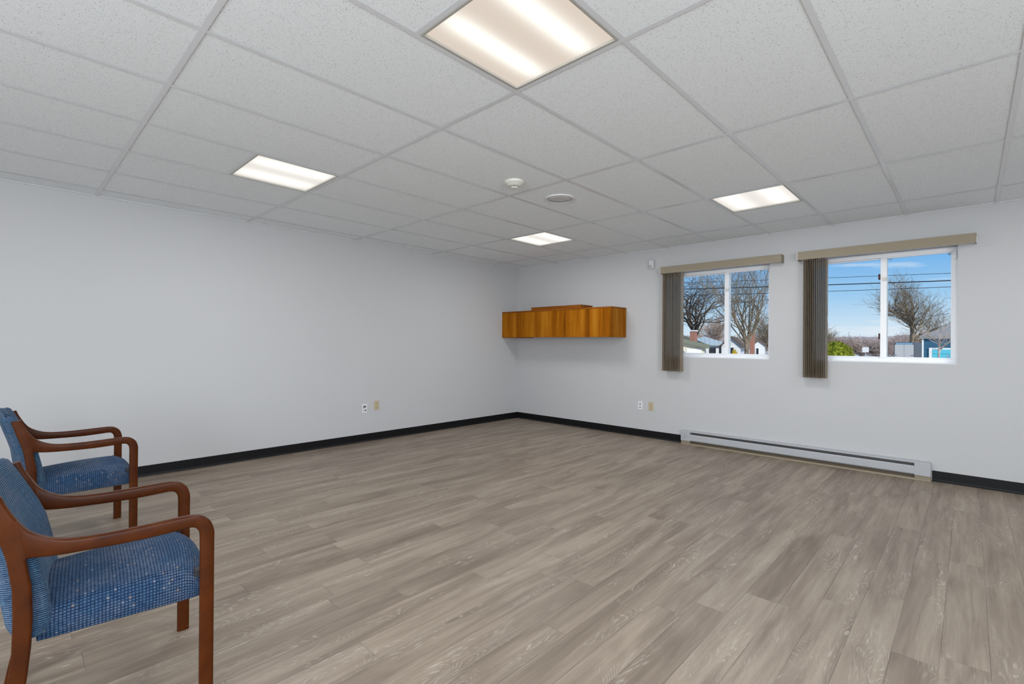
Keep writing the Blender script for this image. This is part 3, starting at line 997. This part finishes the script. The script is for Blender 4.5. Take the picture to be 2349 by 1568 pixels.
def put(o, O, a, fwd):
    f = Vector((math.cos(a), math.sin(a), 0)); nn = Vector((-math.sin(a), math.cos(a), 0))
    o.location = O + f * fwd + nn * .2825; o.rotation_euler = (0, 0, a)
put(ch1, O1, a1, .026)
put(ch2, Vector((-5.52, -3.623, 0)), math.atan2(-.047, .538), .018)

# ================================================================ OUTDOORS
GZ = -.9
def at(px, py, dist):
    """world point seen at a photo pixel, at this horizontal distance from the camera"""
    d = FW + RT * ((px - 1174.5) / FPX) + UP * ((784 - py) / FPX)
    return CAM + d * (dist / math.hypot(d.x, d.y))

M_ground, n, l, b = mat('pale_winter_ground', (.5, .47, .42), .9)
k = N(n, l); o_ = k.obj()
l.new(k.ramp(k.noise(o_, .35, 5, .6), [(.35, (.30, .26, .19)), (.5, (.52, .49, .43)), (.65, (.72, .70, .66))]), b.inputs['Base Color'])
tag(MB().box(.3, 700, -320, 420, GZ - .3, GZ).build('ground', M_ground), kind='structure')
M_hill, n, l, b = mat('bare_woodland', (.3, .25, .22), 1, spec=0)
k = N(n, l); o_ = k.obj()
l.new(k.ramp(k.noise(o_, .6, 6, .8), [(.35, (.24, .19, .18)), (.5, (.42, .35, .33)), (.68, (.60, .53, .52))]), b.inputs['Base Color'])
hm = MB(); rnd = random.Random(5)
rings = []
for i in range(160):
    y = -90 + i * 2.2
    hgt = 6.6 + 1.2 * math.sin(y * .05 + 1.2) + .5 * math.sin(y * .17) + rnd.uniform(-.15, .15)
    rings.append([(290, y, GZ), (296, y, GZ + hgt * .6), (304, y, GZ + hgt), (330, y, GZ + hgt + .4), (370, y, GZ)])
hm.loft(rings, smooth=False)
tag(hm.build('hill', M_hill), 'low brown wooded hill on the far horizon beyond the windows', 'hill')

def bark(name, a, c):
    mm, n, l, b = mat(name, a, .9, spec=.2)
    k = N(n, l); o_ = k.obj()
    l.new(k.ramp(k.noise(k.mapping(o_, (3, 3, 1)), 3, 4, .7), [(.35, a), (.65, c)]), b.inputs['Base Color'])
    return mm
M_bark = bark('grey_bark', (.10, .075, .05), (.36, .29, .21))
M_bark2 = bark('dark_bark', (.045, .035, .03), (.16, .125, .10))
M_bark3 = bark('rusty_twigs', (.24, .16, .13), (.52, .41, .34))
M_bark5 = bark('pinkish_twigs', (.26, .19, .17), (.56, .46, .42))
M_bark4 = bark('pale_bark', (.35, .27, .22), (.62, .52, .46))

def tube(mb, pts, rads, n=4):
    rings = []
    for i, p in enumerate(pts):
        d = (pts[min(i + 1, len(pts) - 1)] - pts[max(i - 1, 0)])
        if d.length < 1e-6: d = Vector((0, 0, 1))
        d.normalize()
        a = d.cross(Vector((.31, .12, .94)))
        if a.length < 1e-3: a = d.cross(Vector((1, 0, 0)))
        a.normalize(); c = d.cross(a)
        rings.append([p + a * (rads[i] * math.cos(2 * PI * q / n)) + c * (rads[i] * math.sin(2 * PI * q / n)) for q in range(n)])
    mb.loft(rings, cap=False, smooth=n > 4)

def grow(mb, rnd, p, d, L, r, depth, maxd, spread, up, kids, rmin):
    nseg = 4 if depth < maxd else 3
    pts, rads = [p.copy()], [r]
    q = p.copy(); dd = d.copy()
    for i in range(nseg):
        dd = dd + Vector((rnd.gauss(0, .16), rnd.gauss(0, .16), rnd.gauss(0, .12) + up))
        dd.normalize()
        q = q + dd * (L / nseg)
        pts.append(q.copy()); rads.append(max(rmin, r * (1 - .42 * (i + 1) / nseg)))
    tube(mb, pts, rads, 5 if depth == 0 else (4 if depth < 3 else 3))
    if depth >= maxd: return
    nk = kids[depth]
    for i in range(nk):
        t = (i + 1) / nk if depth > 0 else .45 + .55 * (i + 1) / nk
        idx = min(nseg, max(1, int(round(t * nseg))))
        base = pts[idx]
        az = rnd.uniform(0, 2 * PI)
        side = Vector((math.cos(az), math.sin(az), rnd.uniform(-.15, .55)))
        ndir = (dd * (1 - spread) + side * spread); ndir.normalize()
        grow(mb, rnd, base, ndir, L * rnd.uniform(.55, .82), max(rmin, rads[idx] * rnd.uniform(.48, .66)), depth + 1, maxd, spread, up, kids, rmin)

def tree(name, base, height, trunk_r, seed, lab, matb, kids=(6, 4, 4, 4, 3), maxd=5, spread=.52, trunk_h=.28, up=.03, rmin=.012, cat='tree', first=.42, lean=(0, 0), low=.75, tilt=(.15, .95)):
    rnd = random.Random(seed)
    root = empty(name, base)
    tag(root, lab, cat, 'bare winter trees outside the windows')
    tk = MB()
    th = height * trunk_h
    pts = [Vector((lean[0] * q / 4, lean[1] * q / 4, th * q / 4)) + Vector((rnd.uniform(-.05, .05) * (q > 0), rnd.uniform(-.05, .05) * (q > 0), 0)) for q in range(5)]
    tube(tk, pts, [trunk_r * (1.25, 1.05, 1, .95, .9)[q] for q in range(5)], 8)
    tk.build('trunk', matb, root, fix=False)
    br = MB()
    nk = kids[0]
    for i in range(nk):
        az = 2 * PI * i / nk + rnd.uniform(-.4, .4)
        hf = 1 - (1 - low) * i / max(1, nk - 1)          # how far up the trunk it leaves
        tl = rnd.uniform(*tilt) if i else .05
        d = Vector((math.cos(az) * tl, math.sin(az) * tl, 1.0)).normalized()
        k4 = min(3.999, hf * 4); i4 = int(k4)
        st0 = pts[i4].lerp(pts[i4 + 1], k4 - i4)
        grow(br, rnd, st0, d, height * first * rnd.uniform(.75, 1.05), trunk_r * rnd.uniform(.40, .65), 1, maxd, spread, up, kids, rmin)
    br.build('branches', matb, root, fix=False)
    return root

def base_at(px, dist):
    p = at(px, 784, dist); return (p.x, p.y, GZ)

# ---- window 1 trees
tree('bare_tree', base_at(1713, 50), 12.0, .18, 11, 'big forked bare tree filling the right pane of the narrower window', M_bark, kids=(9, 4, 4, 4, 2), trunk_h=.215, first=.42, spread=.42, up=.07, rmin=.0065)
tree('bare_tree', base_at(1594, 64), 14.0, .26, 23, 'tangled dark bare tree filling the left pane of the narrower window', M_bark2, kids=(9, 4, 4, 4, 2), trunk_h=.27, first=.42, spread=.62, up=-.01, rmin=.010)
tree('bare_tree', base_at(1768, 80), 9.0, .16, 37, 'dense brown bare tree at right edge of the narrower window', M_bark, kids=(9, 5, 4, 4, 3), trunk_h=.12, first=.36, spread=.5, rmin=.010)
tree('bare_tree', base_at(1640, 112), 10.0, .18, 41, 'rusty bare tree behind the metal-roofed house', M_bark3, kids=(7, 5, 4, 4, 2), trunk_h=.2, first=.34, spread=.5, rmin=.025)
# ---- window 2 trees
tree('bare_tree', base_at(2092, 62), 9.3, .19, 52, 'wide spreading bare tree in the right pane of the wider window', M_bark, kids=(17, 4, 4, 4, 3), trunk_h=.60, first=.27, spread=.45, up=.03, rmin=.006, low=.36, tilt=(.35, 2.2))
tree('bare_tree', base_at(1870, 58), 4.7, .12, 61, 'bare tree whose branches enter at the left edge of the wider window', M_bark, kids=(9, 4, 4, 3, 3), trunk_h=.62, first=.30, spread=.5, rmin=.008, low=.5, tilt=(.8, 2.2))
tree('bare_tree', base_at(2152, 26), 3.6, .040, 71, 'slender pale young tree in front of the blue building', M_bark4, kids=(9, 3, 3), maxd=3, trunk_h=.68, first=.15, spread=.42, up=.05, rmin=.006, low=.78, tilt=(.5, 1.9))
SHL = ['leafless brown shrub at the left edge of the wider window, above the evergreen bush', 'leafless brown shrub just right of the evergreen bush', 'leafless rusty shrub behind the small white sign',
       'leafless brown shrub left of the centre stile of the wider window', 'leafless shrub right of the centre stile of the wider window', 'leafless brown shrub left of the grey trailer', 'leafless brown shrub behind the grey trailer', 'leafless shrub between the trailer and the blue building']
for q, (px, dist, hgt) in enumerate([(1904, 98, 6.2), (1940, 112, 5.6), (1976, 100, 5.0), (2008, 84, 5.0), (2046, 122, 6.4), (2062, 90, 5.0), (2084, 116, 6.4), (2112, 98, 5.4)]):
    tree('bare_shrub', base_at(px, dist), hgt, .06, 100 + q, SHL[q], (M_bark3, M_bark5)[q % 2], kids=(18, 5, 4, 4), maxd=4, trunk_h=.06, first=.36, spread=.5, up=.0, rmin=.016, cat='shrub', tilt=(.1, 1.6))
SHL = ['leafless brown shrub behind the cream cottage chimney', 'leafless shrub between the metal-roofed house and the big tree', 'leafless brown shrub right of the big tree trunk']
for q, (px, dist, hgt) in enumerate([(1600, 92, 5.5), (1680, 94, 5.4), (1742, 102, 6.6)]):
    tree('bare_shrub', base_at(px, dist), hgt, .06, 130 + q, SHL[q], (M_bark3, M_bark)[q % 2], kids=(14, 5, 4, 3), maxd=4, trunk_h=.06, first=.36, spread=.5, up=.0, rmin=.02, cat='shrub', tilt=(.1, 1.6))

# ---- rounded evergreen bush
M_leaf, n, l, b = mat('yellow_green_leaves', (.2, .25, .02), .8, spec=.2)
k = N(n, l); o_ = k.obj()
l.new(k.ramp(k.noise(o_, 6, 3, .6), [(.35, (.10, .14, .01)), (.5, (.24, .28, .02)), (.65, (.45, .46, .05))]), b.inputs['Base Color'])
def leafy_bush(name, base, r, hgt, count, lab, matl, seed):
    root = empty(name, base); tag(root, lab, 'bush')
    lf = MB(); rnd = random.Random(seed); hz = hgt * .5
    for q in range(count):
        az = rnd.uniform(0, 2 * PI); u = rnd.uniform(-.3, 1)
        rr = math.sqrt(max(0, 1 - u * u)) * rnd.uniform(.84, 1.05)
        bmp = 1 + .07 * math.sin(az * 7 + u * 5) + .05 * math.sin(u * 17 + az * 3)
        c = Vector((math.cos(az) * rr * r * bmp, math.sin(az) * rr * r * bmp, hz * .95 + u * hz * bmp))
        d1_ = Vector((rnd.gauss(0, 1), rnd.gauss(0, 1), rnd.gauss(0, 1))).normalized() * .05
        d2_ = Vector((rnd.gauss(0, 1), rnd.gauss(0, 1), rnd.gauss(0, 1))).normalized() * .03
        i0 = len(lf.v)
        lf.v += [tuple(c - d1_), tuple(c + d2_), tuple(c + d1_ * 1.2)]
        lf.face((i0, i0 + 1, i0 + 2))
    lf.build('foliage', matl, root, fix=False)
    co = MB(); co.loft([[(x * r, y * r, z * hgt) for x, y, z in rg] for rg in lathe([(.22, .0), (.7, .12), (.88, .4), (.84, .65), (.53, .86), (.1, .93)], 16)]); co.build('inner_foliage', matl, root)
    return root
leafy_bush('evergreen_bush', base_at(1918, 34), .93, 2.38, 9000, 'rounded yellow-green evergreen bush at lower left of the wider window', M_leaf, 3)
M_yel, *_x = mat('yellow_blossom', (.62, .45, .03), .8)
leafy_bush('yellow_bush', base_at(1685, 44), .28, 1.75, 1500, 'small yellow bush low in the narrower window, left of the big trunk', M_yel, 4)

# ---- small blank sign on a post
M_sign, *_x = mat('white_sign_panel', (.85, .85, .85), .5)
M_metal, *_x = mat('galvanised_steel', (.45, .46, .47), .5, .6)
p = at(1985.5, 802, 45); sg = empty('yard_sign', (p.x, p.y, GZ)); tag(sg, 'small blank white sign on a thin post beyond the wider window', 'sign')
MB().box(-.012, .012, -.20, .20, p.z - GZ - .18, p.z - GZ + .20).build('panel', M_sign, sg)
MB().cyl((.02, 0, 0), (.02, 0, p.z - GZ), .025, n=8).build('post', M_metal, sg)

# ---- houses
def siding(name, col, pitch=.2, vertical=False, amt=.75):
    mm, n, l, b = mat(name, col, .75, spec=.2)
    k = N(n, l); o_ = k.obj(); s = k.sep(o_)
    f = k.math('FRACT', k.math('DIVIDE', s[1] if vertical else s[2], pitch))
    m_ = k.math('GREATER_THAN', f, .88)
    l.new(k.mix(m_, (*col, 1), (col[0] * amt, col[1] * amt, col[2] * amt, 1)), b.inputs['Base Color'])
    return mm
M_cream = siding('cream_siding', (.74, .66, .52))
M_wsid = siding('white_siding', (.82, .84, .86))
M_bsid = siding('blue_siding', (.045, .13, .21), .22)
M_tsid = siding('turquoise_door_panels', (.13, .56, .68), .45)
M_shing, *_x = mat('grey_shingles', (.30, .29, .28), .95)
M_shingb, *_x = mat('brown_shingles', (.15, .105, .08), .95)
M_shingg, *_x = mat('mossy_shingles', (.20, .21, .16), .95)
M_mroof = siding('blue_grey_metal_roof', (.42, .50, .54), .6, True, .7)
M_trimw, *_x = mat('white_trim', (.85, .85, .83), .6)
M_brick, n, l, b = mat('red_brick', (.4, .15, .09), .9)
k = N(n, l)
br_ = n.new('ShaderNodeTexBrick'); br_.inputs['Scale'].default_value = 4
br_.inputs['Color1'].default_value = (.42, .14, .08, 1); br_.inputs['Color2'].default_value = (.32, .10, .06, 1); br_.inputs['Mortar'].default_value = (.5, .42, .36, 1)
bs_ = k.sep(k.obj()); l.new(k.comb(k.math('ADD', bs_[0], bs_[1]), bs_[2], 0.0), br_.inputs[0]); l.new(br_.outputs[0], b.inputs['Base Color'])
M_dglass, *_x = mat('dark_window_glass', (.03, .035, .045), .15)

def house(name, px, dist, rz, w, d, hw, hr, mats, lab, over=.35, ridge='x', windows=(), hip=False, t=.14):
    """local: front face at x=0 facing -x (towards the room), width w along y, depth d along x"""
    root = empty(name, base_at(px, dist), rz); tag(root, lab, 'house' if name != 'blue_building' else 'building')
    MB().box(0, d, -w / 2, w / 2, 0, hw).build('wall', mats[0], root)
    rf = MB()
    if hip:
        e = over; z0 = hw; hd = min(d, w) / 2 + e * 0
        rg = [(-e, -w / 2 - e, z0), (d + e, -w / 2 - e, z0), (d + e, w / 2 + e, z0), (-e, w / 2 + e, z0)]
        i0 = len(rf.v); rf.v += rg + [(x, y, z + t) for x, y, z in rg] + [(hd, 0, z0 + hr), (d - hd, 0, z0 + hr)]
        for q in ((3, 2, 1, 0), (0, 1, 5, 4), (1, 2, 6, 5), (2, 3, 7, 6), (3, 0, 4, 7), (4, 5, 9, 8), (5, 6, 9), (6, 7, 8, 9), (7, 4, 8)):
            rf.face([i0 + w_ for w_ in q])
        rf.build('roof', mats[1], root)
    elif ridge == 'x':      # ridge runs away from the viewer: gable faces the room
        sec = [(-w / 2 - over, hw - over * hr / (w / 2)), (0, hw + hr), (w / 2 + over, hw - over * hr / (w / 2)), (w / 2 + over, hw - over * hr / (w / 2) + t), (0, hw + hr + t), (-w / 2 - over, hw - over * hr / (w / 2) + t)]
        rf.loft([[(x, y, z) for y, z in sec] for x in (-over, d + over)], smooth=False)
        rf.build('roof', mats[1], root)
        gb = MB(); gb.loft([[(x, -w / 2, hw + .001), (x, w / 2, hw + .001), (x, 0, hw + hr)] for x in (0, .1)], smooth=False); gb.build('gable', mats[0], root)
    else:                   # ridge parallel to the window wall
        sec = [(-over, hw - over * hr / (d / 2)), (d / 2, hw + hr), (d + over, hw - over * hr / (d / 2)), (d + over, hw - over * hr / (d / 2) + t), (d / 2, hw + hr + t), (-over, hw - over * hr / (d / 2) + t)]
        rf.loft([[(x, y, z) for x, z in sec] for y in (-w / 2 - over, w / 2 + over)], smooth=False)
        rf.build('roof', mats[1], root)
        fa = MB(); zf = hw - over * hr / (d / 2); fa.box(-over - .04, -over, -w / 2 - over, w / 2 + over, zf - .02, zf + t); fa.build('fascia', M_trimw, root)
    for (y, z, ww, hh_, mt) in windows:
        f = MB(); f.box(-.05, -.001, y - ww / 2 - .07, y + ww / 2 + .07, z - .07, z + hh_ + .07); fo = f.build('window', M_trimw, root)
        MB().box(-.07, -.051, y - ww / 2, y + ww / 2, z, z + hh_).build('pane', mt, fo)
    return root
def chimney(px, pyt, dist, w, lab, mcap=True, h0=GZ):
    p = at(px, pyt, dist)
    root = empty('chimney', (p.x, p.y, h0)); tag(root, lab, 'chimney')
    hh_ = p.z - h0
    MB().box(-w / 2, w / 2, -w / 2, w / 2, 0, hh_ - .12).build('stack', M_brick, root)
    MB().box(-w / 2 - .07, w / 2 + .07, -w / 2 - .07, w / 2 + .07, hh_ - .12, hh_).build('cap', M_trimw, root)

house('cream_house', 1478, 40, R(22), 9.0, 7, 1.93, 1.05, (M_cream, M_shingg), 'cream-sided cottage with low gable at lower left of the narrower window', .35, 'x',
      [(-3.3 - .22 * q, .15, .08, 1.62, M_trimw) for q in range(5)], t=.30)
house('cream_house', 1512, 55, R(22), 9.5, 8, 2.1, 1.95, (M_cream, M_shingg), 'taller cream house behind the red brick chimney', .3, 'x')
chimney(1591, 757, 49, .50, 'red brick chimney with white cap above the cream house')
house('metal_roof_house', 1617, 74, R(24), 6.0, 4.4, 2.0, 1.35, (M_wsid, M_mroof), 'house with blue-grey metal roof right of the red chimney', .5, hip=True,
      windows=((-2.2, .8, .7, .9, M_dglass), (-1.0, .8, .9, .9, M_dglass), (.4, .8, .9, .9, M_dglass), (1.9, .8, .9, .9, M_dglass)))
house('white_house', 1677, 66, R(14), 2.2, 6, 2.1, 1.0, (M_wsid, M_shingb), 'white gabled house with brown roof left of the big tree trunk', .35, 'x', ((0, .9, .6, .9, M_dglass),))
house('white_house', 1740, 58, R(15), 1.2, 5, 2.1, .5, (M_wsid, M_shingb), 'narrow white house at the right edge of the narrower window', .15, 'x', ((.1, .7, .22, 1.1, M_dglass),))
chimney(1726, 757, 54, .36, 'tall red brick chimney right of the big tree trunk')
hB = house('blue_building', 2205, 33, R(0), 2.95, 6, 2.55, .95, (M_bsid, M_shing), 'blue building with grey roof and turquoise door at right of the wider window', .12, hip=True)
dr = MB(); dr.box(-.07, -.001, -1.3, 1.22, 0, 2.08); do = dr.build('door_frame', M_trimw, hB)
MB().box(-.09, -.071, -1.3, 1.08, 0, 2.0).build('door_panel', M_tsid, do)
cn = MB(); cn.box(-.04, .04, 1.43, 1.50, 0, 2.55); cn.build('corner_board', M_trimw, hB)

# ---- box trailer
M_trl, n, l, b = mat('trailer_panels', (.66, .64, .62), .7, spec=.1)
M_trls, *_x = mat('trailer_side_shaded', (.10, .11, .13), .5)  # body colour darkened to stand for the trailer's shaded side
M_tbl, *_x = mat('trailer_trim_blue', (.25, .45, .60), .5)
tp = at(2074, 785, 55)
tr_ = empty('box_trailer', (tp.x, tp.y, GZ), R(-16)); tag(tr_, 'grey box trailer seen from behind, beside the blue building', 'trailer')
th_ = tp.z - GZ
tb = MB()
sec = [(-.74, .35), (.74, .35), (.74, th_ - .22), (.69, th_ - .06), (.58, th_), (-.58, th_), (-.69, th_ - .06), (-.74, th_ - .22)]
tb.loft([[(x, y, z) for y, z in sec] for x in (0, 3.6)], smooth=False); tb.build('body', M_trls, tr_, .02)
MB().box(-.03, -.002, -.69, -.01, .42, th_ - .20).build('door', M_trl, tr_, .01)
MB().box(-.03, -.002, .01, .69, .42, th_ - .20).build('door', M_trl, tr_, .01)
MB().box(-.02, -.001, -.62, .62, th_ - .19, th_ - .04).build('trim_strip', M_tbl, tr_, .005)
hg = MB()
for y in (-.62, .62):
    for z in (.8, 1.35): hg.box(-.06, -.03, y - .10, y + .10, z - .025, z + .025)
hg.build('hinge', M_metal, tr_)
wh = MB()
for y in (-.69, .69): wh.cyl((1.8, y - .09, .34), (1.8, y + .09, .34), .34, n=20)
wh.build('wheel', M_black, tr_)

# ---- overhead wires
M_wire, *_x = mat('wire_black', (.02, .02, .025), .6)
for q, (z1_, z2_, rr, lab) in enumerate([(4.369, 4.189, .010, 'thin topmost overhead wire crossing beyond the windows'), (4.048, 3.893, .022, 'thick overhead wire crossing beyond the windows'),
                                        (3.747, 3.641, .012, 'thin lowest overhead wire crossing beyond the windows')]):
    sl = (z1_ - z2_) / 4.22
    pts = []
    for w_ in range(41):
        y = -30 + w_ * 1.6
        z = z2_ + sl * (y + 5.065) + .00055 * (y + 5.065) * (y + .845)
        pts.append(Vector((20, y, z)))
    wm = MB(); tube(wm, pts, [rr] * len(pts), 5)
    tag(wm.build('overhead_wire', M_wire, fix=False), lab, 'wire', 'overhead wires')
M_pole, *_x = mat('utility_pole_wood', (.16, .11, .08), .9)
for y in (-30, 34):
    zp = 3.893 + (.155 / 4.22) * (y + 5.065) + .00055 * (y + 5.065) * (y + .845)
    up_ = empty('utility_pole', (20.2, y, GZ)); tag(up_, 'wooden utility pole carrying the overhead wires, %s end' % ('south' if y < 0 else 'north'), 'pole')
    MB().cyl((0, 0, 0), (0, 0, zp - GZ + 1.4), .15, .11, n=10).build('pole', M_pole, up_)
